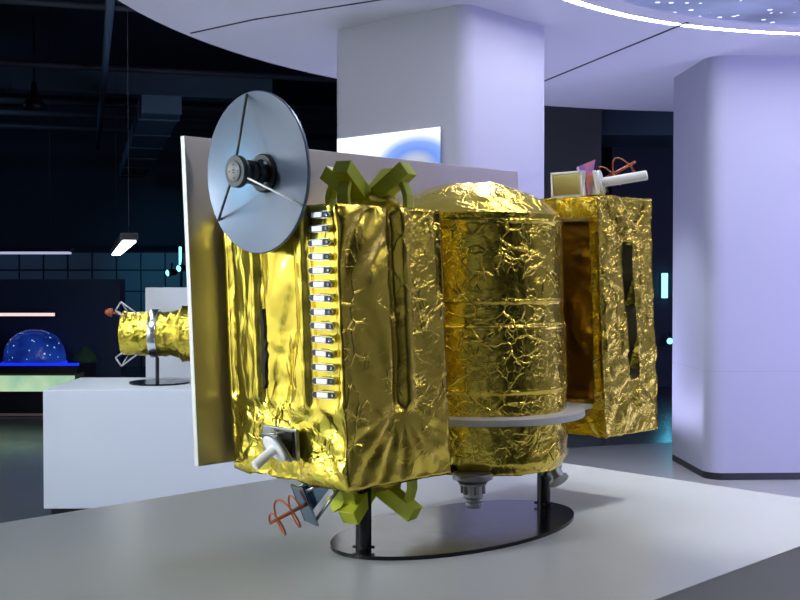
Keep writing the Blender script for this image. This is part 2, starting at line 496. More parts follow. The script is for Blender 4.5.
# --- central drum + dome
CU, CV, CR = .785, .237, .272
def drum_prof(z):
    r = CR
    for zb, d in ((-.072, .004), (-.144, -.004), (-.337, .004), (.165, .002)):
        r += d * (smooth01(zb - .003, zb + .003, z))
        r += .004 * bumpf(z, zb, .007)
    return r
mb = MB()
NA, NZ = 200, 170
zb, zt = -.584, .190
def dr(s, t):
    a = 2 * PI * s; z = zb + (zt - zb) * t
    r = drum_prof(z)
    sa = (s - .858) % 1.0
    r += .004 * (1 - smooth01(0, .015, sa)) if sa < .5 else 0
    r -= .020 * smooth01(.05, 0, t)
    return V((CU + r * math.cos(a), CV + r * math.sin(a), z))
mb.grid(dr, NA, NZ, 'foil_crinkled')
def db(s, t):
    a = 2 * PI * s; r = (CR - .020) * t
    return V((CU + r * math.cos(a), CV + r * math.sin(a), zb))
mb.grid(db, NA, 6, 'foil_crinkled')
mb.weld(); bmesh.ops.recalc_face_normals(mb.bm, faces=mb.bm.faces)
displace(mb, lambda p: crumple(p, .34, 7.7, 9.0))
drum = mb.build('central_drum', root, S)
mb = MB()
def dm(s, t):
    a = 2 * PI * s; q = t
    rr = (CR + .007) * q
    z = .190 + .414 * (math.sqrt(max(0, 1 - .454 * q * q)) - math.sqrt(.546))
    p = V((CU + rr * math.cos(a), CV + rr * math.sin(a), z))
    fold = noise.noise(V((rr * 30 + 2 * math.sin(a * 2), a * 1.5, 1.0)))
    p.z += .010 * abs(fold) * smooth01(1.0, .85, q) * smooth01(0, .25, q) * (.35 + .65 * smooth01(-.5, .5, math.cos(a + .2)))
    return p
mb.grid(dm, 150, 40, 'foil_smooth')
mb.weld(); bmesh.ops.recalc_face_normals(mb.bm, faces=mb.bm.faces)
displace(mb, lambda p: crumple(p, .45, 1.7, 8.0))
mb.build('dome', drum, S)

# --- white ring plate round the drum, and its bracket to the far box
mb = MB()
mb.lathe([(.255, -.428), (.327, -.428), (.329, -.426), (.329, -.409), (.327, -.407), (.255, -.407)], (CU, CV, 0), (0, 0, 1), 'ring_white', 96, closed=True)
ringp = mb.build('ring_plate', root, S, sharp=30)
mb = MB()
mb.prism([V((.98, .03, -.426)), V((1.17, .055, -.426)), V((1.17, .40, -.426)), V((.98, .42, -.426))], V((0, 0, .016)), 'ring_white')
mb.build('bracket_plate', root, S)

# --- big flat panel behind
mb = MB()
PU0, PU1, PV, PZ0, PZ1 = -.0960, 1.3600, .505, -.522, .3886
mb.box(((PU0 + PU1) / 2, PV + .009, (PZ0 + PZ1) / 2), (PU1 - PU0, .018, PZ1 - PZ0), 'panel_grey', bevel=.002)
bm = mb.bm; bm.faces.ensure_lookup_table()
k = mb.mi('panel_edge')
for f in bm.faces:
    if abs(f.calc_center_median().x - PU0) < .004: f.material_index = k
panel = mb.build('solar_panel', root, S)
tag(panel, 'large flat grey panel with pale edges')
for u in (.1, .9, 1.3):
    mb = MB(); mb.box((u, .488, -.1), (.05, .046, .08), 'mid_grey_plastic', bevel=.003); mb.build('panel_bracket', root, S)

# --- dish antenna
DV, DZ, DR = .2550, .2740, .2100
def du(r): return -.016 - .036 * (r / DR) ** 2
mb = MB()
prof = [(0, du(0))] + [(DR * i / 14, du(DR * i / 14)) for i in range(1, 15)]
prof += [(DR + .002, du(DR) + .003), (DR + .001, du(DR) + .010)]
prof += [(DR * i / 8, du(DR * i / 8) + .009) for i in range(7, 0, -1)] + [(0, du(0) + .009)]
mb.lathe(prof, (0, DV, DZ), (1, 0, 0), 'dish_paint', 96)
dish = mb.build('dish_antenna', root, S, sharp=40)
tag(dish, 'round grey blue dish with three struts')
HUB = V((-.118, DV - .004, DZ - .002))
# struts: upright, lower far side, and towards the near side
for k, (a, mat) in enumerate(((R(96), 'dark_grey_plastic'), (R(215) , 'dark_grey_plastic'), (R(333), 'white_plastic'))):
    # angle measured with +v as "left"
    rv = DR * .985
    e = V((du(rv) + .000, DV + rv * math.cos(PI - a), DZ + rv * math.sin(a)))
    st = HUB + V((.004, .026 * math.cos(PI - a), .026 * math.sin(a)))
    mb = MB(); mb.tube([st, e], .0036 if k < 2 else .0026, mat, 8); mb.build('strut', dish, S)
mb = MB()
mb.lathe([(0, -.004), (.024, -.004), (.025, -.003), (.040, -.003), (.042, 0), (.042, .012), (.038, .018), (.028, .020), (.022, .024), (.019, .040), (.024, .042), (0, .042)], HUB, (1, 0, 0), 'dark_grey_plastic', 40)
fh = mb.build('feed_head', dish, S, sharp=35)
mb = MB()
mb.lathe([(0, -.0062), (.026, -.0062), (.027, -.004), (.0, -.004)], HUB, (1, 0, 0), 'mid_grey_plastic', 32)
for dz, dv in ((.017, 0), (-.017, 0), (0, .017), (0, -.017)):
    mb.box(HUB + V((-.0064, dv, dz)), (.002, .003, .003), 'black_plastic')
mb.box(HUB + V((-.0064, 0, .0028)), (.002, .006, .004), 'black_plastic'); mb.box(HUB + V((-.0064, 0, -.0036)), (.002, .006, .004), 'black_plastic')
mb.build('feed_cap', fh, S) if False else mb.build('feed_cap', dish, S)
mb = MB()
mb.lathe([(0, 0), (.028, 0), (.031, .002), (.031, .010), (.027, .012), (.027, .018), (.034, .020), (.034, .034), (.024, .036), (.024, .060), (0, .060)], (-.076, DV, DZ), (1, 0, 0), 'dark_grey_plastic', 32)
for i in range(6):
    a = i * PI / 3
    mb.box((-.052, DV + .027 * math.cos(a), DZ + .027 * math.sin(a)), (.030, .009, .009), 'black_plastic', Matrix.Rotation(a, 3, 'X'))
mb.build('feed_horn', dish, S, sharp=35)
mb = MB()
mb.lathe([(.036, -.032), (.048, -.032), (.051, -.028), (.051, -.018), (.036, -.016)], (0, DV, DZ), (1, 0, 0), 'black_plastic', 40)
mb.build('feed_socket', dish, S, sharp=35)
mb = MB(); mb.tube([(-.010, DV, DZ), (.030, DV, DZ), (.050, DV, .17)], .018, 'dark_grey_plastic', 12); mb.build('mounting_arm', dish, S)

# --- lime green crossed arms, above and below the main box
def cross(zs, hub, name, label):
    mb = MB(); h = V(hub)
    mb.lathe([(0, 0), (.085, 0), (.050, .030), (.018, .050), (0, .053)], h + V((.01, -.012, 0)), (0, 0, zs), 'foil_small', 28)
    displace(mb, lambda p: .010 * noise.noise(p * 22))
    root_part = mb.build('cross_antenna', root, S); tag(root_part, label)
    rise, Lh = (.098 if zs > 0 else .088), .130
    dirs = [(-.5, -.866), (.866, -.5), (-.866, .5), (.5, .866)]
    for wx, wy in dirs:
        d = W2L(wx, wy)
        a0 = h + V((0, 0, zs * .018)) + d * .01
        a1 = h + d * Lh + V((0, 0, zs * (.006 + rise)))
        m = MB(); m.tube([a0, a1], .02, 'lime_paint', square=(.050, .042), up=(0, 0, 1))
        bmesh.ops.bevel(m.bm, geom=list(m.bm.edges), offset=.0015, segments=1, affect='EDGES')
        m.build('arm', root_part, S)
        m = MB(); t = .80
        b0 = a0 + (a1 - a0) * t + V((0, 0, -zs * .010))
        pts = [b0, b0 + d * .012 + V((0, 0, -zs * .025)), V((b0.x, b0.y, 0)) + d * .018 + V((0, 0, (b0.z - zs * .045)))]
        end = V((b0.x, b0.y, h.z - zs * .006)) + d * .018
        pts.append(end)
        side = V((-d.y, d.x, 0))
        m.tube(pts, .01, 'lime_paint', square=(.034, .014), up=side if False else d)
        m.build('leg', root_part, S)
    return root_part
cross(1, (.246, .142, Z1 + .002), 'cross_antenna', 'lime green crossed arms on top')
cross(-1, (.228, .150, Z0 - .002), 'cross_antenna', 'lime green crossed arms underneath')

# --- white rod antenna on the draped face
def axis_frame(d):
    d = V(d).normalized(); y = V((0, 0, 1)); x = y.cross(d).normalized(); y = d.cross(x)
    M = Matrix((x, y, d)).transposed()
    return M
D1 = V((-.79, .09, -.50)).normalized()
hb = V((-.010, .214, -.418))
M = axis_frame(D1)
mb = MB()
mb.box(hb + V((-.004, .026, -.018)), (.012, .140, .082), 'nozzle_metal', bevel=.003)
for sx in (-1, 1):
    for sy in (-1, 1):
        mb.tube([hb + V((0, sx * .050 + .02, sy * .034 - .018)), hb + D1 * .045 + M @ V((sx * .036, sy * .036, 0))], .004, 'nozzle_metal', 6)
mb.box(hb + V((-.014, -.008, -.016)), (.010, .060, .066), 'black_plastic')
rodant = mb.build('rod_antenna', root, S)
mb = MB(); mb.box(hb + D1 * .045, (.078, .078, .006), 'nozzle_metal', M, bevel=.002); mb.build('back_plate', rodant, S)
mb = MB(); mb.lathe([(0, .048), (.038, .048), (.040, .050), (.040, .054), (.038, .056), (0, .056)], hb, D1, 'white_plastic', 36); mb.build('disc', rodant, S, sharp=35)
mb = MB(); mb.lathe([(0, .055), (.0130, .055), (.0130, .124), (.0115, .126), (0, .126)], hb, D1, 'white_plastic', 20); mb.build('rod', rodant, S, sharp=35)

# --- helix antenna below the near box
def helix(name, o, d, Lb, rad, turns, phase, label, plate=True, size=.078, mat='blue_mirror'):
    d = V(d).normalized(); M = axis_frame(d); o = V(o)
    mb = MB()
    mb.box(o, (size, size * 1.35, .005), mat, M, bevel=.001)
    part = mb.build('helix_antenna', root, S); tag(part, label)
    mb = MB(); mb.tube([o + d * .002, o + d * Lb], [.0055, .0045], 'orange_wire', 8); mb.build('boom', part, S)
    pts = []
    n = int(turns * 22)
    for i in range(n + 1):
        t = i / n; a = phase + t * turns * 2 * PI
        k = min(1, t * 12, (1 - t) * 12)
        pts.append(o + d * (.012 + (Lb - .014) * t) + M @ V((math.cos(a) * rad * k, math.sin(a) * rad * k, 0)))
    mb = MB(); mb.tube(pts, .0028, 'orange_wire', 6); mb.build('coil', part, S)
    return part
ho = V((.02, .195, -.600))
D2 = V((-.78, .22, -.30)).normalized()
hx = helix('helix_antenna', ho, D2, .108, .044, 2.1, 1.2, 'orange coil antenna on a mirrored plate below')
M = axis_frame(D2)
for sx in (-1, 1):
    for sy in (-1, 1):
        q = ho + M @ V((sx * .03, sy * .042, 0))
        mb = MB(); mb.tube([q, V((q.x + (.075 if sy < 0 else .035), q.y - .04, Z0 + .004))], .0045, 'nozzle_metal', 8); mb.build('strut', hx, S)
mb = MB(); q = [ho + M @ V((-.033, -.045, -.003)), ho + M @ V((-.033, .045, -.003)), V((ho.x + .075, ho.y - .04, Z0 + .002))]
mb.prism(q, V((0, -.004, 0)), 'blue_mirror'); mb.build('side_plate', hx, S)

# --- instruments on the far box
zt = RZ1
mb = MB()
fu = 1.150; v0, v1, h0, h1 = .066, .190, zt - .004, zt + .080
for a, b in (((v0 + v1) / 2, h1 - .006), ((v0 + v1) / 2, h0 + .004)): mb.box((fu, a, b), (.022, v1 - v0, .012), 'white_plastic', bevel=.001)
for v in (v0 + .005, v1 - .005): mb.box((fu, v, (h0 + h1) / 2), (.022, .014, h1 - h0), 'white_plastic', bevel=.001)
fr = mb.build('camera_frame', root, S); tag(fr, 'white square frame with a gold pane')
mb = MB(); mb.box((fu - .008, (v0 + v1) / 2, (h0 + h1) / 2), (.006, v1 - v0 - .012, h1 - h0 - .012), 'gold_mirror'); mb.build('pane', fr, S)
D3 = (W2L(.95, -.33) + V((0, 0, .14))).normalized()
rb = V((1.200, .050, zt + .040)); M = axis_frame(D3)
mb = MB(); mb.box(rb + D3 * .004 + M @ V((0, 0, 0)), (.082, .078, .012), 'white_plastic', M, bevel=.003)
mb.prism([rb + M @ V((-.03, -.036, 0)), rb + M @ V((.035, -.036, 0)), rb + M @ V((.0, .036, 0))], -D3 * .05, 'white_plastic')
ra2 = mb.build('rod_antenna', root, S); tag(ra2, 'white rod antenna on top of the right box')
mb = MB(); mb.lathe([(0, .008), (.040, .008), (.042, .011), (.042, .016), (.040, .019), (0, .019)], rb, D3, 'white_plastic', 36); mb.build('disc', ra2, S, sharp=35)
mb = MB(); mb.lathe([(0, .018), (.0160, .018), (.0160, .162), (.0140, .165), (0, .165)], rb, D3, 'white_plastic', 20); mb.build('rod', ra2, S, sharp=35)
mb = MB(); mb.prism([V((1.15, .085, zt + .095)), V((1.19, .045, zt + .118)), V((1.155, .050, zt + .000))], V((.03, .03, 0)), 'hologram_film')
mb.build('film_wedge', root, S)
hp = V((1.262, .082, zt + .052))
D4 = (W2L(.78, .10) + V((0, 0, .42))).normalized()
hx2 = helix('helix_antenna', hp, D4, .145, .042, 2.0, .4, 'orange coil antenna on top of the right box', size=.062, mat='dark_grey_plastic')
mb = MB(); mb.lathe([(.045, 0), (.030, .05), (.012, .105), (0, .108)], (1.225, .130, zt - .002), (0, 0, 1), 'dark_grey_plastic', 8, smooth=False); mb.build('mast', hx2, S)

# --- thrusters under the drum
def thruster(o, d, k=1.0, label=None):
    mb = MB()
    mb.lathe([(0, -.012), (.050, -.012), (.052, -.008), (.052, .003), (.044, .006), (.036, .014), (.036, .018), (.026, .020), (.026, .050), (.022, .054), (.017, .056), (.017, .062), (.022, .064), (.022, .074), (.016, .078), (0, .078)], o, d, 'nozzle_metal', 28)
    for i in range(6):
        a = i * PI / 3
        mb.box(V(o) + V((.027 * math.cos(a), .027 * math.sin(a), -.030)), (.010, .006, .022), 'mid_grey_plastic')
    for v in mb.bm.verts: v.co = V(o) + (v.co - V(o)) * k
    t = mb.build('thruster', root, S, sharp=35)
    return t
thruster((.553, .072, -.580), (0, 0, -1), 1.12)
mb = MB()
o2 = V((.912, .067, -.590)); d2 = (W2L(.45, -.55) + V((0, 0, -.75))).normalized()
mb.lathe([(0, -.03), (.036, -.03), (.036, .018), (.028, .024), (.024, .046), (.034, .050), (.034, .058), (.0, .058)], o2, d2, 'nozzle_metal', 24)
mb.build('thruster', root, S, sharp=35)

# --- stand: oval foot plate and two posts
mb = MB(); n = 96
pts = [V((BU + .012 + .462 * math.cos(2 * PI * i / n), BV - .006 + .250 * math.sin(2 * PI * i / n), TZ + .0005)) for i in range(n)]
mb.prism(pts, V((0, 0, .011)), 'black_gloss', True)
es = [e for e in mb.bm.edges if abs(e.verts[0].co.z - e.verts[1].co.z) < 1e-6]
bmesh.ops.bevel(mb.bm, geom=es, offset=.002, segments=2, affect='EDGES')
foot = mb.build('foot_plate', root, P0, sharp=35); tag(foot, 'black glossy oval foot plate')
for (u, v, zt2) in ((.184, .117, Z0 + .03), (.992, .128, -.54)):
    mb = MB(); mb.lathe([(0, TZ + .010), (.0215, TZ + .010), (.0215, zt2), (0, zt2)], (u, v, 0), (0, 0, 1), 'black_gloss', 28)
    post = mb.build('support_post', root, P0, sharp=35)
    mb = MB()
    for i in range(4):
        a = i * PI / 2 + .7
        mb.lathe([(0, -.006), (.004, -.006), (.004, .006), (0, .006)], (u + .024 * math.cos(a), v + .024 * math.sin(a), TZ + .022), (math.cos(a), math.sin(a), 0), 'black_plastic', 8)
    mb.build('set_screw', post, P0)

# ------------------------------------------------------------------ near table
TC = V((.2856, 4.8268)); ta = R(44.41)
tU = V((math.cos(ta), math.sin(ta))); tV = V((-tU.y, tU.x))
def tw(u, v): q = TC + tU * u + tV * v; return q
mid = tw(-1.9, -.92)
tb = thing('display_table', (mid.x, mid.y, 0), 'large white angular display table under the gold satellite model', 'display table', rz=ta)
mb = MB(); mb.box((0, 0, TABLE - .003), (3.8, 1.8385, .006), 'table_white', bevel=.0015); mb.build('table_top', tb)
mb = MB(); mb.box((0, 0, (TABLE - .006 + .08) / 2), (3.798, 1.8365, TABLE - .006 - .08), 'table_white', bevel=.001); mb.build('plinth_body', tb)
mb = MB(); mb.box((0, 0, .04), (3.7, 1.74, .08), 'base_black'); mb.build('kick_base', tb)

# ------------------------------------------------------------------ second model on its pedestal
pc = thing('pedestal', (-1.55, 7.80, 0), 'white box pedestal behind the big grey panel holding the small gold model', 'pedestal', rz=R(1.0))
mb = MB(); mb.box((0, 0, (TABLE) / 2 + .03), (1.66, .92, TABLE - .06), 'plinth_white', bevel=.004); mb.build('body', pc)
mb = MB(); mb.box((0, 0, .03), (1.58, .84, .06), 'base_black'); mb.build('kick_base', pc)
sm = thing('spacecraft_model', (-1.70, 7.80, TABLE), 'small horizontal gold foil spacecraft model on a thin black post', 'spacecraft model')
zc = .352
mb = MB()
prof = [(0, -.262), (.150, -.262), (.158, -.255), (.161, -.14), (.162, 0), (.163, .08), (.176, .12), (.182, .135), (.182, .15), (.206, .165), (.209, .30), (.209, .62), (.12, .70), (0, .70)]
fine = []
for (r0, h0), (r1, h1) in zip(prof[:-1], prof[1:]):
    k = max(1, int(math.hypot(r1 - r0, h1 - h0) / .012))
    fine += [(r0 + (r1 - r0) * i / k, h0 + (h1 - h0) * i / k) for i in range(k)]
fine.append(prof[-1])
mb.lathe(fine, (0, 0, zc), (1, 0, 0), 'foil_small', 72)
bmesh.ops.recalc_face_normals(mb.bm, faces=mb.bm.faces)
displace(mb, lambda p: crumple(p, 1.0, 5.5, 10.0))
mb.build('body', sm)
mb = MB(); mb.lathe([(.155, -.052), (.170, -.052), (.172, -.048), (.172, .000), (.170, .004), (.155, .004)], (0, 0, zc), (1, 0, 0), 'bright_metal', 64, closed=True); mb.build('clamp_ring', sm, sharp=35)
mb = MB(); mb.lathe([(0, .011), (.0135, .011), (.0135, zc - .14), (0, zc - .14)], (-.015, 0, 0), (0, 0, 1), 'black_plastic', 16); mb.build('support_post', sm, sharp=35)
mb = MB(); mb.lathe([(0, 0), (.21, 0), (.21, .012), (0, .012)], (.0, 0, .0005), (0, 0, 1), 'black_gloss', 48); mb.build('foot_plate', sm, sharp=35)
for sg in (1, -1):
    mb = MB()
    # open square frame of clear rods
    c0 = V((-.215, -.08, zc + sg * .155)); ax = V((.80, .1, -sg * .60)).normalized(); ay = V((.55, 0, sg * .83)).normalized()
    w, hh = .066, .036
    cs = [c0 + ax * (a * w) + ay * (b * hh) for a, b in ((-1, -1), (1, -1), (1, 1), (-1, 1))]
    for i in range(4): mb.tube([cs[i], cs[(i + 1) % 4]], .006, 'clear_acrylic', 6)
    back = c0 + V((.02, .10, -sg * .05))
    for i in (0, 3): mb.tube([cs[i], back], .005, 'clear_acrylic', 6)
    mb.build('open_bracket', sm)
mb = MB(); mb.lathe([(0, 0), (.030, .002), (.026, .03), (.012, .05), (0, .052)], (-.310, -.08, zc + .150), (-.95, -.1, .1), 'orange_wire', 14); mb.tube([(-.31, -.08, zc + .15), (-.20, -.02, zc + .12)], .008, 'orange_wire', 8); mb.build('red_tip', sm)

bk = MB(); bk.box((0, 0, .758), (1.15, .30, 1.516), 'plinth_white', bevel=.004)
bko = bk.build('partition_block'); bko.location = (-1.50, 9.15, 0)
tag(bko, 'pale white partition block behind the small gold model', 'partition')

# ------------------------------------------------------------------ canopy, pillars
CZ = H + 1.73
can = thing('canopy', (3.57, 6.08, CZ), 'huge round white overhead canopy carried by the pillars', 'canopy')
ring_c = V((3.16 - 3.57, 5.17 - 6.08))
RO, RI, RS = 5.36, 2.73, 2.52
mb = MB()
# underside annulus (outer circle to the recess circle), rim, and top
n = 128
def circ(c, r, z): return [V((c[0] + r * math.cos(2 * PI * i / n), c[1] + r * math.sin(2 * PI * i / n), z)) for i in range(n)]
loops = [circ((0, 0), RO - .06, .62), circ((0, 0), RO, .60), circ((0, 0), RO, -.025), circ((0, 0), RO - .015, -.030), circ((0, 0), RO - .62, .0), circ(ring_c, RI + .09, .0), circ(ring_c, RI + .04, .0), circ(ring_c, RI + .04, .05), circ(ring_c, RI - .02, .05), circ(ring_c, RI - .02, .0), circ(ring_c, RS, .0), circ(ring_c, RS, .02)]
vl = [[mb.bm.verts.new(p) for p in l] for l in loops]
fs = []
for a, b in zip(vl[:-1], vl[1:]):
    for i in range(n): fs.append(mb.bm.faces.new((a[i], a[(i + 1) % n], b[(i + 1) % n], b[i])))
fs.append(mb.bm.faces.new(vl[0]))
mb._mark(fs, 'canopy_white', False)
mb.build('canopy_slab', can)
mb = MB(); mb.lathe([(RI - .018, .045), (RI + .038, .045), (RI + .038, .006), (RI - .018, .006)], (ring_c.x, ring_c.y, 0), (0, 0, 1), 'led_white', 128, closed=True); mb.build('led_ring', can)
mb = MB(); mb.lathe([(0, .010), (RS + .02, .010), (RS + .02, .022), (0, .022)], (ring_c.x, ring_c.y, 0), (0, 0, 1), 'star_screen', 128); mb.build('sky_screen', can)
def seam(a, b, n=24):
    a, b = V(a), V(b); d = (b - a).normalized(); sd = V((-d.y, d.x)) * .011
    mb = MB(); o = V((3.57, 6.08)); rows = []
    for i in range(n + 1):
        q = a + (b - a) * i / n - o
        z = -.030 * min(1, max(0, (q.length - (RO - .62)) / .605)) - .003
        rows.append([mb.bm.verts.new(V((p.x, p.y, z + dz))) for p, dz in ((q - sd, 0), (q + sd, 0), (q + sd, .008), (q - sd, .008))])
    fs = []
    for A_, B_ in zip(rows[:-1], rows[1:]):
        for k in range(4): fs.append(mb.bm.faces.new((A_[k], A_[(k + 1) % 4], B_[(k + 1) % 4], B_[k])))
    fs += [mb.bm.faces.new(rows[0][::-1]), mb.bm.faces.new(rows[-1])]
    mb._mark(fs, 'seam_black', False); mb.build('panel_seam', can)
seam((-1.46, 7.74), (.75, 6.39)); seam((1.26, 9.81), (1.95, 7.53)); seam((3.0, .9), (3.1, 2.3)); seam((7.9, 7.7), (5.8, 6.3))

def rbox_pillar(name, label, c, rz, sx, sy, rad, z1):
    o = thing(name, (c[0], c[1], 0), label, 'pillar', rz=rz)
    def loop(sx, sy, rad):
        pts = []
        for qx, qy, a0 in ((1, 1, 0), (-1, 1, 90), (-1, -1, 180), (1, -1, 270)):
            for i in range(9):
                a = R(a0 + i * 90 / 8)
                pts.append(V((qx * (sx / 2 - rad) + rad * math.cos(a), qy * (sy / 2 - rad) + rad * math.sin(a), 0)))
        return pts
    mb = MB(); mb.prism([p + V((0, 0, .06)) for p in loop(sx, sy, rad)], V((0, 0, z1 - .06)), 'pillar_white', True); mb.build('shaft', o, sharp=50)
    mb = MB(); mb.prism(loop(sx - .005, sy - .005, rad), V((0, 0, .062)), 'base_black', True); mb.build('base_strip', o, sharp=50)
    # hairline joints between the cladding sheets
    for z in (.86,):
        mb = MB(); mb.prism([p + V((0, 0, z)) for p in loop(sx + .0012, sy + .0012, rad)], V((0, 0, .003)), 'joint_grey', True); mb.build('sheet_joint', o, sharp=50)
    return o
# right pillar: near left corner (2.464,8.698), runs back to (2.392,9.761), front goes right
fa = R(2.5)
fx = V((math.cos(fa), math.sin(fa))); fy = V((-fx.y, fx.x))
c = V((2.415, 8.66)) + fx * .80 + fy * .54
rbox_pillar('pillar', 'broad white pillar with rounded corners at the right edge of the photo', c, fa, 1.6, 1.08, .14, CZ + .01)
# middle pillar: near corner (.35,7.04), left end (-.43,8.01), right end (.99,7.75)
ma = R(50.5)
mx = V((math.cos(ma - PI / 2 + R(0)), 0))
ex = V((.64, .71)).normalized(); ey = V((-ex.y, ex.x))
c = V((.41, 7.0)) + ex * .475 + ey * .605
rbox_pillar('pillar', 'white pillar with a lit screen behind the gold drum', c, math.atan2(ex.y, ex.x), .95, 1.21, .11, CZ + .01)
# lit screen on the left face of the middle pillar
sc_o = thing('wall_screen', (0, 0, 0), 'bright lit screen with a blue circle on the middle pillar', 'screen')
ang = math.atan2(-ey.y, -ey.x)
p = V((.41, 7.0)) - ex * .012 + ey * .605
sc_o.location = (p.x, p.y, 2.10); sc_o.rotation_euler = (0, 0, ang)
mb = MB(); mb.box((-.045, -.0065, -.01), (.92, .011, .94), 'white_plastic'); mb.build('casing', sc_o)
mb = MB(); mb.box((-.045, -.014, -.012), (.935, .006, .955), 'lit_screen'); scr = mb.build('display', sc_o)
scr.location = (0, .0, 0)

# ------------------------------------------------------------------ floor, hall shell
def slab(name, c, size, mat, rz=0):
    mb = MB(); mb.box((0, 0, 0), size, mat); o = mb.build(name); o.location = c; o.rotation_euler = (0, 0, rz); return o
struct(slab('floor', (0, 7, -.05), (26, 31, .1), 'floor_dark'))
mb = MB(); mb.lathe([(0, 0), (4.66, 0), (4.66, .004), (0, .004)], (0, 0, 0), (0, 0, 1), 'floor_light', 96)
o = mb.build('floor_disc'); o.location = (3.57, 6.08, .0005); struct(o)
struct(slab('ceiling', (0, 7, 5.05), (26, 31, .1), 'hall_black'))
struct(slab('wall_back', (0, 22.05, 2.5), (26, .1, 5), 'hall_black'))
struct(slab('wall_rear', (0, -8.05, 2.5), (26, .1, 5), 'hall_grey'))
struct(slab('wall_left', (-13.05, 7, 2.5), (.1, 30, 5), 'hall_black'))
struct(slab('wall_right', (13.05, 7, 2.5), (.1, 30, 5), 'hall_grey'))

# unseen walls added on either side for the foil to reflect (outside the frame)
o = slab('reflector_wall', (-4.6, 2.7, 2.1), (.16, 13.0, 4.2), 'wall_white'); tag(o, 'white wall added for foil reflections left of the display table', 'wall')

o = slab('reflector_wall', (6.7, 3.6, 1.6), (.16, 8.0, 3.2), 'wall_grey'); tag(o, 'grey wall added for foil reflections right of the display table', 'wall')

# panelled low wall at the far left
pw = thing('panel_wall', (-4.0, 19.8, 0), 'far blue grey panelled wall under the hanging lamps', 'wall')
mb = MB()
for i in range(26):
    for zc_, hh_ in ((.40, .355), (.78, .355), (1.16, .355), (1.54, .355), (1.89, .295), (.10, .195)):
        mb.box((-5.2 + i * .435, -.02, zc_), (.41, .04, hh_), 'grid_panel', bevel=.004)
mb.build('panel_sheets', pw)
mb = MB(); mb.box((0.05, .03, 1.03), (10.95, .05, 2.06), 'hall_black'); mb.build('backing', pw)

# dark exhibit wall and display case at the left
dw = slab('exhibit_wall', (-5.45, 13.75, .79), (4.0, .25, 1.575), 'hall_navy'); tag(dw, 'low dark navy wall behind the glowing blue dome', 'wall')
dc = thing('display_case', (-4.97, 13.1, 0), 'long black display case with glowing green tank at the left edge', 'display case')
mb = MB(); mb.box((0, 0, .16), (2.5, .8, .26), 'base_black', bevel=.004); mb.box((0, .0, .535), (2.5, .8, .09), 'base_black', bevel=.004)
mb.box((0, .15, .39), (2.5, .5, .22), 'base_black'); mb.build('case_body', dc)
mb = MB(); mb.box((-.01, -.385, .375), (2.46, .03, .185), 'aquarium_glow', bevel=.004); mb.build('lit_tank', dc)
mb = MB(); mb.box((0.03, -.41, .600), (2.5, .02, .03), 'glow_blue'); mb.build('blue_rim', dc)
mb = MB(); mb.box((0, -.41, .02), (2.52, .02, .028), 'strip_reflection'); mb.build('reflection_strip', dc)  # reflection of a light strip, painted as a brown line
gd = thing('glass_dome', (-4.33, 13.085, .582), 'blue glowing glass dome on the black display case', 'dome')
mb = MB(); mb.lathe([(0, .40), (.10, .392), (.20, .355), (.28, .29), (.335, .19), (.355, .08), (.357, 0), (0, 0)], (0, 0, 0), (0, 0, 1), 'dome_glow', 48); mb.build('shell', gd)
mb = MB(); mb.lathe([(.355, 0), (.372, 0), (.372, .018), (.355, .018)], (0, 0, 0), (0, 0, 1), 'glow_blue', 48, closed=True); mb.build('lit_collar', gd)
rk = MB()
rk.lathe([(0, .20), (.06, .17), (.12, .08), (.17, 0), (0, 0)], (0, 0, 0), (0, 0, 1), 'plant_green' if 'plant_green' in MATS else 'pipe_dull', 16)
displace(rk, lambda p: 0 if p.z < .01 else .03 * noise.noise(p * 14)); o = rk.build('planted_mound'); o.location = (-3.80, 13.30, .582); tag(o, 'dark rocky mound just right of the blue dome', 'model landscape')
ls = thing('shelf_light', (-5.32, 13.56, 1.145), 'thin pink white light strip above the blue dome', 'light')
mb = MB(); mb.box((0, 0, 0), (2.2, .05, .05), 'base_black'); mb.build('housing', ls)
mb = MB(); mb.box((0, -.027, 0), (2.18, .008, .038), 'lamp_pink'); mb.build('tube', ls)

# dark walls at the right
o = slab('grey_wall', (1.72, 13.6, 2.5), (1.45, .3, 5.0), 'hall_grey'); tag(o, 'tall dark grey wall behind the right foil box', 'wall')
o = slab('navy_wall', (5.6, 16.35, 2.5), (5.0, .3, 5.0), 'hall_navy'); tag(o, 'dark navy hall wall between the two pillars', 'wall')
o = slab('bulkhead', (4.6, 15.495, 4.25), (5.2, 1.40, 1.5), 'pipe_paint'); tag(o, 'blue grey ceiling bulkhead seen between the pillars', 'bulkhead')
def tube_light(x, y, z0, z1, label, r=.025, pole=False):
    t = thing('tube_light', (x, y, z0), label, 'light')
    mb = MB(); mb.box((0, .02, (z1 - z0) / 2), (r * 2.6, .02, z1 - z0 + .04), 'base_black'); mb.build('housing', t)
    mb = MB(); mb.lathe([(0, 0), (r, 0), (r, z1 - z0), (0, z1 - z0)], (0, -.01, 0), (0, 0, 1), 'lamp_cyan', 12); mb.build('tube', t)
    if pole: mb = MB(); mb.tube([(0, .05, -z0), (0, .05, z1 - z0 + .06)], .022, 'base_black', 10); mb.build('pole', t)
tube_light(3.87, 16.168, 1.30, 1.66, 'short upright cyan tube light right of the right foil box', .045)
tube_light(-3.10, 15.607, 1.72, 2.03, 'thin upright cyan tube light on a black pole left of the grey panel', .018, True)

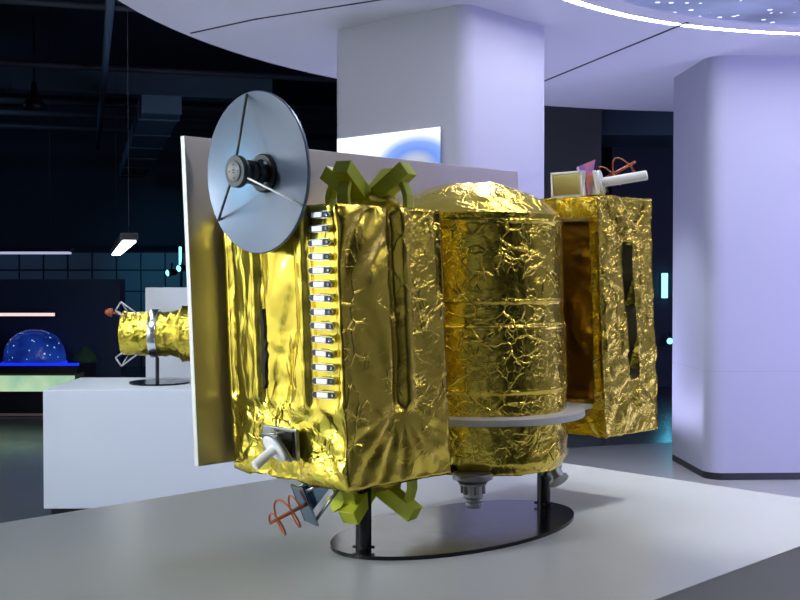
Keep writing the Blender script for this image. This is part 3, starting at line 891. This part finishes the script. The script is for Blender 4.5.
def spot(o, d, label, col, mat):
    t = thing('spotlight', o, label, 'spotlight'); d = V(d).normalized()
    mb = MB(); mb.lathe([(0, -.09), (.03, -.09), (.045, -.07), (.05, .02), (.05, .05), (.045, .05), (.045, .03), (0, .03)], (0, 0, 0), d, 'base_black', 20)
    mb.tube([(0, 0, 0), (0, .1, .12)], .012, 'base_black', 8); mb.build('housing', t, sharp=35)
    mb = MB(); mb.lathe([(0, .046), (.043, .046), (.03, .060), (0, .066)], (0, 0, 0), d, mat, 20); mb.build('lens', t)
spot((-3.03, 15.3, 1.73), (-.5, -.75, -.15), 'upper small cyan spotlight left of the grey panel', None, 'lamp_cyan')
spot((-3.09, 14.9, 1.665), (-.75, -.6, -.12), 'lower small cyan spotlight left of the grey panel', None, 'lamp_cyan')
spot((3.90, 15.9, .68), (-.5, -.8, .1), 'small low cyan spotlight right of the right foil box', None, 'lamp_cyan')

# hanging lamps, ducts, pipes
def pendant(x, y, z, l, w, rz, label, mat, rope=1.4, tilt=0):
    t = thing('pendant_lamp', (x, y, z), label, 'lamp', rz=rz)
    mb = MB(); mb.box((0, 0, .03), (w + .03, l + .03, .05), 'base_black', bevel=.006); mb.build('housing', t)
    mb = MB(); mb.box((0, 0, 0), (w, l, .022), mat, bevel=.004); mb.build('diffuser', t)
    for s in (-1, 1):
        mb = MB(); mb.tube([(0, s * l * .47, .05), (0, s * l * .47, 5.0 - z)], .0018, 'base_black', 6); mb.build('cable', t)
pendant(-2.45, 9.72, 1.847, 4.6, .088, math.atan2(3.9, -1.08) - PI / 2, 'bright white long lamp hanging left of the grey dish', 'lamp_white')
t = thing('linear_lamp', (-4.9, 13.6, 1.90), 'long thin lavender lamp hanging over the dark navy wall', 'lamp')
mb = MB(); mb.box((-.5, 0, .035), (2.76, .10, .05), 'base_black', bevel=.006); mb.build('housing', t)
mb = MB(); mb.box((-.5, -.01, 0), (2.7, .09, .03), 'lamp_lavender', bevel=.004); mb.build('diffuser', t)
for x in (-1.6, .6):
    mb = MB(); mb.tube([(x, 0, .05), (x, 0, 3.1)], .004, 'pipe_dull', 6); mb.build('cable', t)

HD = V((-.273, .962)); HE = V((.962, .273))
def pipe(a, b, z, r, mat, label, cat='pipe', seg=12, group=None, name='overhead_pipe'):
    mid = (V(a) + V(b)) / 2
    mb = MB(); mb.tube([V((a[0] - mid.x, a[1] - mid.y, 0)), V((b[0] - mid.x, b[1] - mid.y, 0))], r, mat, seg)
    o = mb.build(name); o.location = (mid.x, mid.y, z); tag(o, label, cat, group); return o
p0 = V((-2.54, 9.75))
pipe(p0 - HD * 2, p0 + HD * 11.5, 4.02, .04, 'pipe_paint', 'long blue grey pipe running away under the dark ceiling at the left')
for i, (yy, z, r, lab) in enumerate(((10.2, 4.02, .035, 'nearest thin cross pipe under the dark ceiling at the left'),
                           (13.4, 4.00, .040, 'second cross pipe under the dark ceiling crossing above the duct end'),
                           (16.6, 4.02, .05, 'third cross pipe under the dark ceiling behind the hanging projector'),
                           (17.9, 4.02, .05, 'fourth cross pipe under the dark ceiling near the far wall'),
                           (19.6, 4.02, .05, 'farthest cross pipe under the dark ceiling at the left'))):
    c = V((-4.2, yy)); pipe(c - HE * 5, c + HE * 4.0, z + .16, r, 'pipe_dull', lab, group='cross pipes under the ceiling')
c0 = V((-2.78, 12.9))
dt = MB(); dt.box((0, 0, 0), (.46, 8.6, .22), 'duct_metal', bevel=.01)
for k in range(6): dt.box((0, -3.8 + k * 1.5, 0), (.49, .03, .25), 'duct_metal')
o = dt.build('air_duct'); cc = c0 + HD * 4.2; o.location = (cc.x, cc.y, 3.60); o.rotation_euler = (0, 0, math.atan2(HD.y, HD.x) - PI / 2); tag(o, 'square metal air duct under the dark ceiling left of the dish', 'air duct')
bm_ = MB(); bm_.box((0, 0, 0), (9, .35, .38), 'duct_metal'); o = bm_.build('overhead_beam'); o.location = (-6.2, 14.8, 4.32); o.rotation_euler = (0, 0, math.atan2(HE.y, HE.x)); tag(o, 'wide blue grey ceiling beam across the dark upper left', 'beam')
hp_ = thing('hanging_speaker', (-4.75, 14.4, 3.78), 'black bell shaped fitting hanging below the beam at upper left', 'ceiling fitting')
mb = MB(); mb.lathe([(0, .36), (.03, .36), (.05, .2), (.13, .08), (.15, 0), (0, 0)], (0, 0, 0), (0, 0, 1), 'base_black', 20); mb.build('shade', hp_)
mb = MB(); mb.tube([(0, 0, .34), (0, 0, 1.22)], .012, 'base_black', 8); mb.build('stem', hp_)

# ------------------------------------------------------------------ lights
def area(name, loc, target, sx, sy, power, col, spread=180):
    l = bpy.data.lights.new(name, 'AREA'); l.shape = 'RECTANGLE'; l.size = sx; l.size_y = sy; l.energy = power; l.color = col
    l.spread = R(spread)
    o = bpy.data.objects.new(name, l); COL.objects.link(o); o.location = loc
    d = V(target) - V(loc); o.rotation_euler = d.to_track_quat('-Z', 'Y').to_euler(); return o
def spotl(name, loc, target, power, col, ang, blend=.5, rad=.05):
    l = bpy.data.lights.new(name, 'SPOT'); l.energy = power; l.color = col; l.spot_size = R(ang); l.spot_blend = blend; l.shadow_soft_size = rad
    o = bpy.data.objects.new(name, l); COL.objects.link(o); o.location = loc
    d = V(target) - V(loc); o.rotation_euler = d.to_track_quat('-Z', 'Y').to_euler(); return o
area('reflector_wall_fill', (-2.9, 2.7, 4.7), (-4.6, 2.7, 1.8), 9.0, .5, 270, (1.0, .985, .95), 70)  # added fill, brightens the unseen left wall that the foil mirrors
area('hall_lamp', (-2.6, 4.6, 4.8), (-1.9, 7.4, .4), 1.2, 1.2, 31, (.68, .84, 1.0), 70)
area('lavender_pillar_lamp', (6.1, 4.0, 2.95), (2.4, 8.6, .9), .9, .9, 58, (.42, .38, 1.0), 110)
area('lavender_canopy_fill', (4.6, 5.6, .35), (3.2, 7.4, 3.3), 1.6, 1.6, 88, (.50, .50, 1.0), 160)  # added fill from below, lifts the canopy underside; no fixture there
area('cool_canopy_fill', (-.5, 8.9, .3), (-.6, 8.2, 3.3), .8, .8, 24, (.66, .73, 1.0), 160)  # added fill hidden behind the satellite, lifts the left canopy
area('cyan_wall_tube', (-4.40, 2.3, 2.15), (0, 2.3, 2.0), .10, .7, 16, (.15, .75, 1.0))
area('left_front_fill', (-3.3, .9, 2.7), (-.3, 3.1, 1.35), .35, .35, 6, (.95, .98, 1.0), 38)  # added fill from the left front for the clips and white fittings
area('rear_wall_fill', (0, -4.5, 4.7), (0, -8.0, 1.8), 5.0, .5, 250, (1.0, .95, .85), 120)  # added fill, lightens the rear wall mirrored in the drum
area('far_canopy_fill', (1.7, 10.2, .3), (1.9, 9.6, 3.3), .6, .6, 40, (.58, .58, 1.0), 165)  # added fill hidden behind the right foil box, lifts the far canopy
spotl('far_floor_fill', (.92, 8.7, 3.2), (1.9, 9.6, 0), 150, (.86, .92, 1.0), 70, .6, .05)  # added fill hidden behind the middle pillar, brightens the pale floor
area('blue_hall_fill', (-8.2, 15.0, 4.2), (-5, 20, 1.0), 1.0, 1.0, 26, (.35, .6, 1.0), 150)  # added blue fill outside the frame, lifts the dark left hall
spotl('table_downlight', (1.95, 4.4, 3.2), (1.72, 3.98, .85), 240, (1.0, 1.0, .95), 58, .35, .10)
spotl('cyan_spot_beam', (-3.20, 14.8, 1.66), (-4.0, 19.7, 1.6), 200, (.1, .65, 1.0), 34, .9)
spotl('cyan_floor_beam', (3.8, 15.6, 1.2), (3.0, 12.5, 0), 9, (.1, .6, 1.0), 80)

w = bpy.data.worlds.new('hall_air'); SC.world = w; w.use_nodes = True
bg = w.node_tree.nodes['Background']; bg.inputs[0].default_value = (.25, .40, .75, 1); bg.inputs[1].default_value = .06

SC.view_settings.view_transform = 'Standard'; SC.view_settings.look = 'None'
SC.view_settings.exposure = 0.0; SC.view_settings.gamma = 1.0; SC.view_settings.use_curve_mapping = False
